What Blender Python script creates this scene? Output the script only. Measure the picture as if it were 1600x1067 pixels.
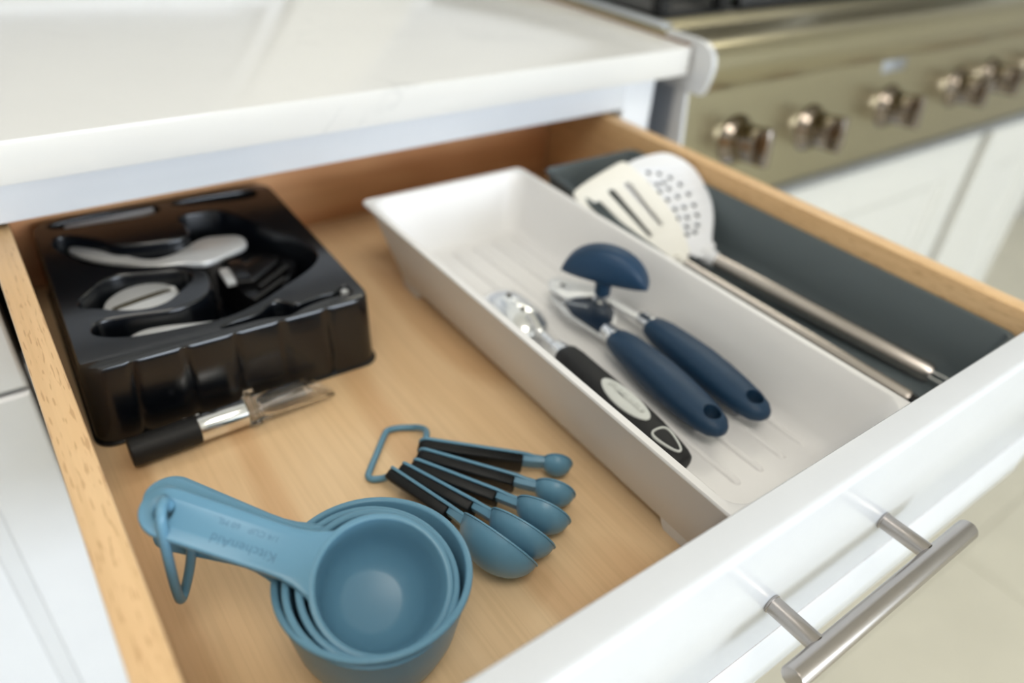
import bpy, bmesh, math, random
from mathutils import Vector, Matrix, Euler
from mathutils.geometry import tessellate_polygon
random.seed(7)
PI = math.pi
SC = bpy.context.scene
COL = SC.collection
for o in list(bpy.data.objects):
    bpy.data.objects.remove(o)

# ------------------------------------------------------------------ camera
# world: x along the counter, y into the cabinet, z up; drawer floor z=0, inside of the drawer front y=0
cam = bpy.data.cameras.new('camera')
cam.sensor_width = 36.0
cam.lens = 26.158
cam.clip_start = 0.01
cam.dof.use_dof = True
cam.dof.focus_distance = 0.362
cam.dof.aperture_fstop = 3.1
camo = bpy.data.objects.new('camera', cam)
camo.location = (-0.0042, -0.1102, 0.3215)
camo.rotation_euler = (0.9546, -0.0666, -0.6259)
COL.objects.link(camo)
SC.camera = camo

# ------------------------------------------------------------------ world, lights, exposure
W = bpy.data.worlds.new('world')
SC.world = W
W.use_nodes = True
bg = W.node_tree.nodes['Background']
bg.inputs[0].default_value = (0.86, 0.93, 1.0, 1)
bg.inputs[1].default_value = 0.55

def area(name, loc, target, sx, sy, power, col):
    l = bpy.data.lights.new(name, 'AREA')
    l.shape = 'RECTANGLE'; l.size = sx; l.size_y = sy
    l.energy = power; l.color = col
    o = bpy.data.objects.new(name, l)
    o.location = loc
    d = Vector(target) - Vector(loc)
    o.rotation_euler = d.to_track_quat('-Z', 'Y').to_euler()
    COL.objects.link(o)
    return o
area('patio_daylight', (1.35, -6.3, 1.12), (0.3, 0.3, 0.05), 3.4, 1.5, 268, (0.79, 0.88, 1.0))
area('ceiling_light', (-0.2, -0.6, 1.9), (0.1, 0.2, 0.0), 0.8, 0.8, 15, (1.0, 0.94, 0.86))  # unseen overhead lamp added as warm fill
area('hood_light', (1.25, 0.72, 0.98), (1.15, 0.55, 0.0), 0.8, 0.2, 3.0, (1.0, 0.95, 0.80))
SC.view_settings.view_transform = 'Standard'
SC.view_settings.look = 'None'
SC.view_settings.gamma = 1.0
SC.view_settings.use_curve_mapping = False
SC.view_settings.exposure = 0.17

# ------------------------------------------------------------------ materials
def lin(c):
    return tuple(((v/255)/12.92 if v/255 <= 0.04045 else ((v/255+0.055)/1.055)**2.4) for v in c) + (1,)

def mat(name, col, rough=0.5, metal=0.0, var=0.04, vscale=30.0, bump=0.0, bscale=200.0, spec=0.5, coat=0.0, trans=0.0, ior=1.45, aniso=0.0, stretch=None):
    m = bpy.data.materials.new(name)
    m.use_nodes = True
    nt = m.node_tree
    b = nt.nodes['Principled BSDF']
    b.inputs['Roughness'].default_value = rough
    b.inputs['Metallic'].default_value = metal
    b.inputs['Specular IOR Level'].default_value = spec
    b.inputs['Coat Weight'].default_value = coat
    b.inputs['Transmission Weight'].default_value = trans
    b.inputs['IOR'].default_value = ior
    b.inputs['Anisotropic'].default_value = aniso
    c = lin(col)
    tc = nt.nodes.new('ShaderNodeTexCoord')
    mp = nt.nodes.new('ShaderNodeMapping')
    nt.links.new(tc.outputs['Object'], mp.inputs[0])
    if stretch: mp.inputs['Scale'].default_value = stretch
    n = nt.nodes.new('ShaderNodeTexNoise')
    n.inputs['Scale'].default_value = vscale
    n.inputs['Detail'].default_value = 4
    nt.links.new(mp.outputs[0], n.inputs['Vector'])
    r = nt.nodes.new('ShaderNodeValToRGB')
    r.color_ramp.elements[0].position = 0.3
    r.color_ramp.elements[1].position = 0.7
    r.color_ramp.elements[0].color = tuple(max(0, v*(1-var)) for v in c[:3]) + (1,)
    r.color_ramp.elements[1].color = tuple(min(1, v*(1+var)) for v in c[:3]) + (1,)
    nt.links.new(n.outputs['Fac'], r.inputs[0])
    nt.links.new(r.outputs[0], b.inputs['Base Color'])
    if bump > 0:
        n2 = nt.nodes.new('ShaderNodeTexNoise')
        n2.inputs['Scale'].default_value = bscale
        n2.inputs['Detail'].default_value = 3
        nt.links.new(mp.outputs[0], n2.inputs['Vector'])
        bp = nt.nodes.new('ShaderNodeBump')
        bp.inputs['Strength'].default_value = bump
        bp.inputs['Distance'].default_value = 0.001
        nt.links.new(n2.outputs['Fac'], bp.inputs['Height'])
        nt.links.new(bp.outputs[0], b.inputs['Normal'])
    return m

def wood(name, c1, c2, c3, axis='y', fleck=0.0, rough=0.35, scale=1.0, figure=0.5):
    """birch or maple: long soft figure, fine grain lines, optional dark pores"""
    m = bpy.data.materials.new(name)
    m.use_nodes = True
    nt = m.node_tree; L = nt.links.new
    b = nt.nodes['Principled BSDF']
    b.inputs['Roughness'].default_value = rough
    b.inputs['Specular IOR Level'].default_value = 0.35
    tc = nt.nodes.new('ShaderNodeTexCoord')
    def mapped(s):
        mp = nt.nodes.new('ShaderNodeMapping')
        mp.inputs['Scale'].default_value = s
        L(tc.outputs['Object'], mp.inputs[0])
        return mp.outputs[0]
    lo, hi = 0.22, 1.0
    st = {'x': (lo, hi, hi), 'y': (hi, lo, hi), 'z': (hi, hi, lo)}[axis]
    def noise(vec, s, det=5, dist=0.0):
        n = nt.nodes.new('ShaderNodeTexNoise')
        n.inputs['Scale'].default_value = s; n.inputs['Detail'].default_value = det
        n.inputs['Distortion'].default_value = dist
        L(vec, n.inputs['Vector']); return n.outputs['Fac']
    def ramp(f, p0, a, p1, bcol):
        r = nt.nodes.new('ShaderNodeValToRGB')
        r.color_ramp.elements[0].position = p0; r.color_ramp.elements[0].color = a
        r.color_ramp.elements[1].position = p1; r.color_ramp.elements[1].color = bcol
        L(f, r.inputs[0]); return r.outputs[0]
    def mix(f, a, bb, mode='MIX'):
        x = nt.nodes.new('ShaderNodeMix'); x.data_type = 'RGBA'; x.blend_type = mode
        if isinstance(f, float): x.inputs[0].default_value = f
        else: L(f, x.inputs[0])
        for v, i in ((a, 6), (bb, 7)):
            if isinstance(v, tuple): x.inputs[i].default_value = v
            else: L(v, x.inputs[i])
        return x.outputs[2]
    wv = nt.nodes.new('ShaderNodeTexWave')
    wv.wave_type = 'RINGS'; wv.rings_direction = 'Z' if axis != 'z' else 'X'
    wv.inputs['Scale'].default_value = 6*scale
    wv.inputs['Distortion'].default_value = 9
    wv.inputs['Detail'].default_value = 3
    wv.inputs['Detail Scale'].default_value = 1.3
    L(mapped(tuple(0.8*s for s in st)), wv.inputs['Vector'])
    base = mix(ramp(noise(mapped(st), 14*scale, 4, 1.2), 0.35, (0, 0, 0, 1), 0.68, (1, 1, 1, 1)), lin(c1), lin(c2))
    fig = ramp(wv.outputs['Fac'], 0.05, (1, 1, 1, 1), 0.3, (0, 0, 0, 1))
    mul = nt.nodes.new('ShaderNodeMath'); mul.operation = 'MULTIPLY'; mul.inputs[1].default_value = figure
    L(fig, mul.inputs[0])
    c = mix(mul.outputs[0], base, lin(c3))
    fine = ramp(noise(mapped(tuple(s*(1 if s == hi else 0.12) for s in st)), 420, 2), 0.35, (0.86, 0.84, 0.80, 1), 0.6, (1, 1, 1, 1))
    c = mix(0.45, c, mix(1.0, c, fine, 'MULTIPLY'))
    if fleck:
        fl = ramp(noise(mapped(tuple(s*(1 if s == hi else 0.45) for s in st)), 800, 1), 0.61, (0, 0, 0, 1), 0.68, (1, 1, 1, 1))
        mm = nt.nodes.new('ShaderNodeMath'); mm.operation = 'MULTIPLY'; mm.inputs[1].default_value = fleck
        L(fl, mm.inputs[0])
        c = mix(mm.outputs[0], c, lin((150, 98, 55)))
    L(c, b.inputs['Base Color'])
    return m

def quartz():
    m = mat('white_quartz', (221, 219, 214), 0.12, var=0.02, vscale=6)
    nt = m.node_tree; L = nt.links.new
    b = nt.nodes['Principled BSDF']
    base = b.inputs['Base Color'].links[0].from_socket
    tc = nt.nodes.new('ShaderNodeTexCoord')
    n1 = nt.nodes.new('ShaderNodeTexNoise'); n1.inputs['Scale'].default_value = 3.2; n1.inputs['Detail'].default_value = 6; n1.inputs['Distortion'].default_value = 0.6
    L(tc.outputs['Object'], n1.inputs['Vector'])
    r = nt.nodes.new('ShaderNodeValToRGB')
    e = r.color_ramp.elements
    e[0].position = 0.492; e[0].color = (0, 0, 0, 1)
    e[1].position = 0.5; e[1].color = (1, 1, 1, 1)
    x = e.new(0.508); x.color = (0, 0, 0, 1)
    L(n1.outputs['Fac'], r.inputs[0])
    n2 = nt.nodes.new('ShaderNodeTexNoise'); n2.inputs['Scale'].default_value = 9
    L(tc.outputs['Object'], n2.inputs['Vector'])
    r2 = nt.nodes.new('ShaderNodeValToRGB'); r2.color_ramp.elements[0].position = 0.5; r2.color_ramp.elements[1].position = 0.65
    L(n2.outputs['Fac'], r2.inputs[0])
    mu = nt.nodes.new('ShaderNodeMath'); mu.operation = 'MULTIPLY'; L(r.outputs[0], mu.inputs[0]); L(r2.outputs[0], mu.inputs[1])
    mu2 = nt.nodes.new('ShaderNodeMath'); mu2.operation = 'MULTIPLY'; L(mu.outputs[0], mu2.inputs[0]); mu2.inputs[1].default_value = 0.22
    mx = nt.nodes.new('ShaderNodeMix'); mx.data_type = 'RGBA'
    L(mu2.outputs[0], mx.inputs[0]); L(base, mx.inputs[6]); mx.inputs[7].default_value = lin((120, 125, 130))
    L(mx.outputs[2], b.inputs['Base Color'])
    return m

def pane_mat():
    m = bpy.data.materials.new('window_glass'); m.use_nodes = True
    nt = m.node_tree; L = nt.links.new
    out = nt.nodes['Material Output']
    tr = nt.nodes.new('ShaderNodeBsdfTransparent'); gl = nt.nodes.new('ShaderNodeBsdfGlossy')
    gl.inputs['Roughness'].default_value = 0.02
    fr = nt.nodes.new('ShaderNodeFresnel'); fr.inputs[0].default_value = 1.3
    mx = nt.nodes.new('ShaderNodeMixShader')
    L(fr.outputs[0], mx.inputs[0]); L(tr.outputs[0], mx.inputs[1]); L(gl.outputs[0], mx.inputs[2]); L(mx.outputs[0], out.inputs[0])
    return m

M = dict(
    paint=mat('white_cabinet_paint', (217, 219, 222), 0.2, var=0.01, bump=0.03, bscale=500),
    quartz=quartz(),
    side=wood('birch_side', (232, 196, 150), (222, 182, 133), (208, 163, 112), 'y', fleck=0.38, figure=0.2),
    bottom=wood('birch_bottom', (240, 208, 166), (233, 197, 152), (214, 170, 124), 'y', figure=0.6, scale=0.8),
    back=wood('birch_back', (226, 176, 130), (214, 156, 108), (182, 118, 74), 'x', figure=0.5),
    wtray=mat('white_plastic', (229, 227, 225), 0.38, var=0.008),
    gbin=mat('slate_grey_plastic', (88, 97, 100), 0.42, var=0.02, bump=0.05, bscale=900),
    black=mat('black_blister_plastic', (9, 12, 17), 0.2, var=0.05, coat=0.0, spec=0.7),
    blackm=mat('black_soft_grip', (24, 24, 25), 0.55, var=0.05, bump=0.06, bscale=1500, spec=0.4),
    blackg=mat('black_gloss_plastic', (16, 16, 18), 0.25, var=0.05),
    inlay=mat('black_rubber_inlay', (13, 15, 17), 0.5, var=0.05, spec=0.35),
    blue=mat('dusty_blue_plastic', (100, 145, 170), 0.32, var=0.015, spec=0.45),
    navy=mat('navy_soft_grip', (29, 57, 83), 0.45, var=0.03, spec=0.4),
    navyd=mat('dark_navy_plastic', (20, 36, 54), 0.35, var=0.03),
    chrome=mat('chrome', (228, 229, 230), 0.13, 1.0, var=0.01),
    headm=mat('polished_scoop_metal', (236, 237, 238), 0.2, 1.0, var=0.01),
    satin=mat('satin_silver', (216, 217, 218), 0.33, 0.35, var=0.01),
    brushed=mat('brushed_steel', (196, 188, 182), 0.27, 1.0, var=0.03, aniso=0.6),
    bar=mat('brushed_nickel', (176, 170, 165), 0.26, 1.0, var=0.02, vscale=40, stretch=(0.02, 1, 1), aniso=0.5),
    steel=mat('range_stainless', (176, 168, 140), 0.28, 1.0, var=0.03, vscale=30, stretch=(0.03, 1, 1)),  # olive reflection of the surroundings is tinted into the base colour
    steelside=mat('range_side_steel', (178, 182, 188), 0.4, 1.0, var=0.02),
    knobdark=mat('dark_chrome', (150, 140, 130), 0.15, 1.0, var=0.02),
    iron=mat('black_cast_iron', (20, 20, 21), 0.5, var=0.1, bump=0.2, bscale=400),
    griddle=mat('grey_green_enamel', (92, 104, 92), 0.3, var=0.05),
    cream=mat('ivory_nylon', (228, 224, 214), 0.42, var=0.01),
    white=mat('white_nylon', (226, 226, 228), 0.4, var=0.01),
    labelgrey=mat('pale_grey_label', (206, 208, 203), 0.4, var=0.02),
    letter=mat('grey_lettering', (196, 198, 193), 0.45, var=0.02),
    emboss=mat('blue_lettering', (76, 117, 143), 0.4, var=0.02),
    whiteink=mat('white_lettering', (215, 220, 225), 0.45, var=0.02),
    acrylic=mat('clear_acrylic', (250, 250, 250), 0.03, 0.0, var=0.0, trans=1.0, ior=1.45),
    enamel=mat('white_oven_enamel', (208, 206, 198), 0.25, var=0.01),
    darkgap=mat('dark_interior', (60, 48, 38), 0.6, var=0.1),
    tile=mat('beige_floor_tile', (212, 206, 188), 0.3, var=0.05, vscale=5),
    wall=mat('warm_wall_paint', (208, 206, 200), 0.6, var=0.01),
    ceil=mat('ceiling_paint', (236, 232, 224), 0.7, var=0.01),
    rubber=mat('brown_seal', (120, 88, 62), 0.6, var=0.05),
    olive=mat('dark_slit', (70, 64, 48), 0.6, var=0.05),
    pane=pane_mat(),
)

# ------------------------------------------------------------------ object helpers
def link(name, me, m, parent=None, angle=35):
    me.name = name
    if m is not None: me.materials.append(m)
    for p in me.polygons: p.use_smooth = True
    me.set_sharp_from_angle(angle=math.radians(angle))
    o = bpy.data.objects.new(name, me)
    COL.objects.link(o)
    if parent is not None: o.parent = parent
    return o

def frombm(name, bm, m, parent=None, angle=35):
    bmesh.ops.recalc_face_normals(bm, faces=bm.faces)
    me = bpy.data.meshes.new(name)
    bm.to_mesh(me); bm.free()
    return link(name, me, m, parent, angle)

def thing(name, label, cat, loc=(0, 0, 0), rot=(0, 0, 0), group=None):
    o = bpy.data.objects.new(name, None)
    o.empty_display_size = 0.02
    COL.objects.link(o)
    o.location = loc; o.rotation_euler = rot
    o['label'] = label; o['category'] = cat
    if group: o['group'] = group
    return o

def tag(o, label, cat, group=None):
    o['label'] = label; o['category'] = cat
    if group: o['group'] = group
    return o

def struct(o):
    o['kind'] = 'structure'; return o

def box_bm(bm, x0, x1, y0, y1, z0, z1, r=0.0, seg=2):
    g = bmesh.ops.create_cube(bm, size=1.0)
    for v in g['verts']:
        v.co = Vector((x0+(v.co.x+.5)*(x1-x0), y0+(v.co.y+.5)*(y1-y0), z0+(v.co.z+.5)*(z1-z0)))
    if r > 0:
        es = list({e for v in g['verts'] for e in v.link_edges})
        bmesh.ops.bevel(bm, geom=es, offset=r, segments=seg, profile=0.5, affect='EDGES')
    return bm

def box(name, x0, x1, y0, y1, z0, z1, m, parent=None, r=0.0, seg=2):
    return frombm(name, box_bm(bmesh.new(), x0, x1, y0, y1, z0, z1, r, seg), m, parent)

def loft_bm(bm, rings, cap0=True, cap1=True, closed=True):
    n = len(rings[0])
    V = [[bm.verts.new(p) for p in r] for r in rings]
    for a, b in zip(V, V[1:]):
        for i in range(n if closed else n-1):
            j = (i+1) % n
            bm.faces.new((a[i], a[j], b[j], b[i]))
    for flag, r in ((cap0, V[0]), (cap1, V[-1])):
        if flag:
            tris = tessellate_polygon([[v.co for v in r]])
            for t in tris:
                try: bm.faces.new([r[k] for k in t])
                except ValueError: pass
    return bm

def loft(name, rings, m, parent=None, cap0=True, cap1=True, angle=35):
    return frombm(name, loft_bm(bmesh.new(), rings, cap0, cap1), m, parent, angle)

def lathe_bm(bm, prof, n=40, mtx=None):
    """profile of (r, z); r=0 ends close"""
    V = []
    for r, z in prof:
        if r < 1e-7: V.append([bm.verts.new((0, 0, z))])
        else: V.append([bm.verts.new((r*math.cos(2*PI*i/n), r*math.sin(2*PI*i/n), z)) for i in range(n)])
    for a, b in zip(V, V[1:]):
        for i in range(n):
            j = (i+1) % n
            if len(a) == 1 and len(b) == 1: continue
            if len(a) == 1: bm.faces.new((a[0], b[j], b[i]))
            elif len(b) == 1: bm.faces.new((a[i], a[j], b[0]))
            else: bm.faces.new((a[i], a[j], b[j], b[i]))
    if mtx is not None:
        for r in V:
            for v in r: v.co = mtx @ v.co
    return bm

def lathe(name, prof, m, parent=None, n=40, mtx=None, angle=35):
    return frombm(name, lathe_bm(bmesh.new(), prof, n, mtx), m, parent, angle)

def frame(p, d, up=(0, 0, 1)):
    """matrix whose z axis runs along d, at p"""
    z = Vector(d).normalized()
    u = Vector(up)
    if abs(z.dot(u)) > 0.99: u = Vector((1, 0, 0))
    x = u.cross(z).normalized(); y = z.cross(x)
    return Matrix(((x.x, y.x, z.x, p[0]), (x.y, y.y, z.y, p[1]), (x.z, y.z, z.z, p[2]), (0, 0, 0, 1)))

def catmull(P, closed=False, k=6):
    P = [Vector(p) for p in P]; n = len(P); out = []
    rng = n if closed else n-1
    for i in range(rng):
        p0 = P[(i-1) % n] if closed or i > 0 else P[0]
        p1 = P[i]; p2 = P[(i+1) % n]
        p3 = P[(i+2) % n] if closed or i+2 < n else P[-1]
        for j in range(k):
            t = j/k
            out.append(0.5*((2*p1)+(p2-p0)*t+(2*p0-5*p1+4*p2-p3)*t*t+(3*p1-p0-3*p2+p3)*t*t*t))
    if not closed: out.append(P[-1])
    return out

def chaikin(P, it=2):
    P = [Vector(p) for p in P]
    for _ in range(it):
        Q = []
        for i, a in enumerate(P):
            b = P[(i+1) % len(P)]
            Q += [a*0.75+b*0.25, a*0.25+b*0.75]
        P = Q
    return P

def tube_bm(bm, path, r, n=12, closed=False):
    path = [Vector(p) for p in path]; N = len(path)
    rad = r if isinstance(r, (list, tuple)) else [r]*N
    T = []
    for i in range(N):
        a = path[(i-1) % N] if closed or i > 0 else path[0]
        b = path[(i+1) % N] if closed or i < N-1 else path[-1]
        T.append((b-a).normalized())
    up = Vector((0, 0, 1))
    if abs(T[0].dot(up)) > 0.9: up = Vector((1, 0, 0))
    u = (up-T[0]*up.dot(T[0])).normalized()
    rings = []
    for i in range(N):
        u = (u-T[i]*u.dot(T[i])).normalized()
        v = T[i].cross(u)
        rings.append([path[i]+rad[i]*(math.cos(2*PI*k/n)*u+math.sin(2*PI*k/n)*v) for k in range(n)])
    if closed:
        V = [[bm.verts.new(p) for p in q] for q in rings]
        # best twist match at the seam
        best = min(range(n), key=lambda s: sum((rings[-1][k]-rings[0][(k+s) % n]).length for k in range(n)))
        for i in range(N):
            a = V[i]; b = V[(i+1) % N]; s = best if i == N-1 else 0
            for k in range(n):
                bm.faces.new((a[k], a[(k+1) % n], b[(k+1+s) % n], b[(k+s) % n]))
    else:
        loft_bm(bm, rings)
    return bm

def tube(name, path, r, m, parent=None, n=12, closed=False):
    return frombm(name, tube_bm(bmesh.new(), path, r, n, closed), m, parent, 50)

def offs(P, d):
    """offset a closed 2-D outline inwards by d (counter-clockwise outline)"""
    n = len(P); out = []
    A = sum(P[i].x*P[(i+1) % n].y-P[(i+1) % n].x*P[i].y for i in range(n))
    s = 1 if A > 0 else -1
    for i in range(n):
        t = (P[(i+1) % n]-P[(i-1) % n])
        if t.length < 1e-9: out.append(P[i].copy()); continue
        t.normalize()
        out.append(P[i]+Vector((-t.y, t.x))*d*s)
    return out

def prism_bm(bm, outline, z0, z1, holes=(), b=0.0, mtx=None, zf=None):
    """flat plate with rounded edges and real holes; outline in xy"""
    loops = [([Vector((p[0], p[1])) for p in outline], 1)]+[([Vector((p[0], p[1])) for p in h], -1) for h in holes]
    tops = []; bots = []
    for P, s in loops:
        if b > 0:
            lv = [(s*b, z0), (s*b*0.3, z0+b*0.3), (0, z0+b), (0, z1-b), (s*b*0.3, z1-b*0.3), (s*b, z1)]
        else:
            lv = [(0, z0), (0, z1)]
        R = []
        for d, z in lv:
            Q = offs(P, d) if d else P
            R.append([bm.verts.new((p.x, p.y, z)) for p in Q])
        for a, c in zip(R, R[1:]):
            n = len(a)
            for i in range(n):
                bm.faces.new((a[i], a[(i+1) % n], c[(i+1) % n], c[i]))
        bots.append(R[0]); tops.append(R[-1])
    for S in (bots, tops):
        flat = [v for r in S for v in r]
        for t in tessellate_polygon([[Vector((v.co.x, v.co.y, 0)) for v in r] for r in S]):
            try: bm.faces.new([flat[k] for k in t])
            except ValueError: pass
    for r in bm.verts:
        if zf: r.co.z += zf(r.co.x, r.co.y)
    if mtx is not None:
        bmesh.ops.transform(bm, matrix=mtx, verts=bm.verts)
    return bm

def prism(name, outline, z0, z1, m, parent=None, holes=(), b=0.0, mtx=None, zf=None, angle=35):
    return frombm(name, prism_bm(bmesh.new(), outline, z0, z1, holes, b, mtx, zf), m, parent, angle)

def rr(w, h, r, z=None, n=6, cx=0, cy=0):
    P = []
    for sx, sy, a0 in ((1, -1, -PI/2), (1, 1, 0), (-1, 1, PI/2), (-1, -1, PI)):
        for i in range(n+1):
            a = a0+PI/2*i/n
            q = (cx+sx*(w/2-r)+r*math.cos(a), cy+sy*(h/2-r)+r*math.sin(a))
            P.append(Vector(q) if z is None else Vector((q[0], q[1], z)))
    return P

def ell(cx, cy, a, b, n=24, rot=0.0):
    return [Vector((cx+a*math.cos(t)*math.cos(rot)-b*math.sin(t)*math.sin(rot),
                    cy+a*math.cos(t)*math.sin(rot)+b*math.sin(t)*math.cos(rot))) for t in (2*PI*i/n for i in range(n))]

def text(name, s, size, mtx, m, parent=None, depth=0.0002, italic=0.0, spacing=1.0):
    cu = bpy.data.curves.new(name, 'FONT')
    cu.body = s; cu.size = size; cu.extrude = depth; cu.align_x = 'CENTER'; cu.align_y = 'CENTER'
    cu.shear = italic; cu.space_character = spacing; cu.resolution_u = 3
    o = bpy.data.objects.new(name, cu); COL.objects.link(o)
    bpy.context.view_layer.update()
    me = bpy.data.meshes.new_from_object(o.evaluated_get(bpy.context.evaluated_depsgraph_get()))
    bpy.data.objects.remove(o); bpy.data.curves.remove(cu)
    me.transform(mtx)
    me.materials.clear()
    return link(name, me, m, parent)

# ------------------------------------------------------------------ setting: floor, walls, added openings
FZ = -0.78
bm = bmesh.new(); box_bm(bm, -2.5, 3.2, -6.6, 1.2, FZ-0.05, FZ-0.004)
fl = struct(frombm('floor', bm, mat('floor_grout', (208, 202, 184), 0.7, var=0.03)))
tb = box_bm(bmesh.new(), 0, 0.598, 0, 0.598, -0.004, 0.0, 0.0006, 1)
tme = bpy.data.meshes.new('tile'); tb.to_mesh(tme); tb.free(); tme.materials.append(M['tile'])
for i in range(9):
    for j in range(13):
        t = bpy.data.objects.new('tile', tme); COL.objects.link(t)
        t.parent = fl; t.location = (-2.3+0.6*i, -6.5+0.6*j, FZ)
# back wall; two unseen openings added to shape reflections in worktop and range
WY = 1.03
wb = bmesh.new()
for x0, x1, z0, z1 in ((-2.4, -0.75, FZ, 2.0), (-0.75, 0.463, FZ, 0.185), (-0.75, 0.463, 1.0, 2.0), (0.463, 0.666, FZ, 2.0),
                       (0.666, 2.95, FZ, 0.185), (0.666, 2.95, 1.0, 2.0), (2.95, 3.1, FZ, 2.0)):
    box_bm(wb, x0, x1, WY, WY+0.12, z0, z1)
struct(frombm('wall_back', wb, M['wall']))
for k, (x0, x1) in enumerate(((-0.75, 0.463), (0.666, 2.95))):
    z0, z1 = 0.185, 1.0
    w = bmesh.new(); t = 0.03
    for b_ in ((x0, x0+t, z0, z1), (x1-t, x1, z0, z1), (x0+t, x1-t, z0, z0+t), (x0+t, x1-t, z1-t, z1), ((x0+x1)/2-0.012, (x0+x1)/2+0.012, z0+t, z1-t)):
        box_bm(w, b_[0], b_[1], WY+0.03, WY+0.07, b_[2], b_[3], 0.003, 1)
    wo = struct(frombm('window_%d' % (k+1), w, M['paint']))
    box('pane', x0+t, (x0+x1)/2-0.012, WY+0.048, WY+0.052, z0+t, z1-t, M['pane'], wo)
    box('pane', (x0+x1)/2+0.012, x1-t, WY+0.048, WY+0.052, z0+t, z1-t, M['pane'], wo)

CZ = 2.0
struct(box('ceiling', -2.5, 3.2, -6.6, 1.2, CZ, CZ+0.05, M['ceil']))
struct(box('wall_left', -2.5, -2.4, -6.6, 1.2, FZ, CZ, M['wall']))
struct(box('wall_right', 3.1, 3.2, -6.6, 1.2, FZ, CZ, M['wall']))
fb = bmesh.new()
for x0, x1, z0, z1 in ((-2.4, -0.4, FZ, CZ), (3.05, 3.1, FZ, CZ), (-0.4, 3.05, 1.87, CZ), (-0.4, 3.05, FZ, 0.36)):
    box_bm(fb, x0, x1, -6.6, -6.5, z0, z1)
struct(frombm('wall_front', fb, M['wall']))

# ------------------------------------------------------------------ cabinet around the drawer
cab = thing('base_cabinet', 'white painted base cabinet whose top drawer is pulled open', 'cabinet', (0.25, 0.41, FZ))
def cbox(name, x0, x1, y0, y1, z0, z1, m, r=0.0015, p=cab):
    return box(name, x0-0.25, x1-0.25, y0-0.41, y1-0.41, z0-FZ, z1-FZ, m, p, r)
cbox('top_rail', -0.0200, 0.5262, 0.41, 0.43, 0.0915, 0.1225, M['paint'], 0.0012)
cbox('stile', 0.5262, 0.5656, 0.41, 0.43, FZ+0.1, 0.1225, M['paint'], 0.0012)
cbox('middle_rail', -0.0195, 0.5262, 0.41, 0.43, -0.05, -0.0125, M['paint'], 0.0012)
cbox('side_panel', 0.548, 0.5656, 0.43, 1.0, FZ+0.1, 0.1225, M['paint'], 0.0)
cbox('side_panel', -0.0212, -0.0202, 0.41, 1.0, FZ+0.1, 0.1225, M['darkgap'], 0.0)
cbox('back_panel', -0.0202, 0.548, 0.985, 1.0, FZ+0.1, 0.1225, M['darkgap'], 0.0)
cbox('door', -0.010, 0.5262, 0.391, 0.4095, FZ+0.12, -0.036, M['paint'], 0.002)
cbox('plinth', -0.0212, 0.5656, 0.47, 0.49, FZ, FZ+0.1, M['paint'], 0.0)

def shaker(name, x0, x1, z0, z1, yf, thick, fw, rec, m, parent, off=(0, 0, 0)):
    """framed front with a recessed panel and a sloping moulding, face at y=yf looking to -y"""
    bm = bmesh.new()
    def ring(d, y): return [Vector((x0+d, y, z0+d)), Vector((x1-d, y, z0+d)), Vector((x1-d, y, z1-d)), Vector((x0+d, y, z1-d))]
    R = [ring(0, yf+thick), ring(0, yf+0.002), ring(0.002, yf), ring(fw, yf), ring(fw+0.002, yf+rec*0.3), ring(fw+0.014, yf+rec*0.75), ring(fw+0.016, yf+rec)]
    R = [[p-Vector(off) for p in r] for r in R]
    loft_bm(bm, R)
    return frombm(name, bm, m, parent, 25)

cab2 = thing('base_cabinet', 'white framed cabinet front on the left, beside the open drawer', 'cabinet', (-0.35, 0.41, FZ))
o2 = (-0.35, 0.41, FZ)
box('carcass', -0.35, 0.3280, 0.002, 0.58, 0.1, 0.1225-FZ, M['paint'], cab2)
shaker('drawer_front', -0.62, -0.0215, -0.0185, 0.112, 0.391, 0.019, 0.044, 0.006, M['paint'], cab2, o2)
shaker('door', -0.62, -0.0215, FZ+0.12, -0.0225, 0.391, 0.019, 0.044, 0.009, M['paint'], cab2, o2)

# counter slab
bm = bmesh.new(); box_bm(bm, -1.5, 0.589, 0.3913, WY, 0.1228, 0.1496, 0.0012, 2)
tag(frombm('countertop', bm, M['quartz']), 'white quartz worktop slab with faint grey veins above the drawer', 'countertop')

# ------------------------------------------------------------------ the drawer
dr = thing('drawer', 'open birch drawer with a white front and a steel bar pull', 'drawer', (0.25, 0.25, -0.011))
DO = Vector((0.25, 0.25, -0.011))
def dbox(name, x0, x1, y0, y1, z0, z1, m, r=0.001):
    o = box(name, x0-DO.x, x1-DO.x, y0-DO.y, y1-DO.y, z0-DO.z, z1-DO.z, m, dr, r)
    return o
dbox('side_panel', -0.0143, 0.0, 0.0002, 0.5055, -0.011, 0.0875, M['side'], 0.0016)
dbox('side_panel', 0.5025, 0.5168, 0.0002, 0.5055, -0.011, 0.0875, M['side'], 0.0016)
dbox('back_panel', 0.0002, 0.5023, 0.4915, 0.5055, -0.011, 0.0862, M['back'], 0.0016)
dbox('bottom_panel', 0.0002, 0.5023, 0.0002, 0.4913, -0.007, 0.0, M['bottom'], 0.0)
prof = [(-0.0062, -0.0169), (-0.0002, -0.0169), (-0.0002, 0.0865), (-0.0010, 0.0875), (-0.0140, 0.0875), (-0.0158, 0.0871), (-0.0169, 0.0861), (-0.0174, 0.0845), (-0.0175, 0.0825),
        (-0.0175, 0.050), (-0.0175, -0.0164), (-0.0172, -0.0169)]
def fringe(P): return [[Vector((x-DO.x, y-DO.y, z-DO.z)) for y, z in P] for x in (-0.03, 0.560)]
front = loft('drawer_front', fringe(prof), M['paint'], dr, angle=50)
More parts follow.
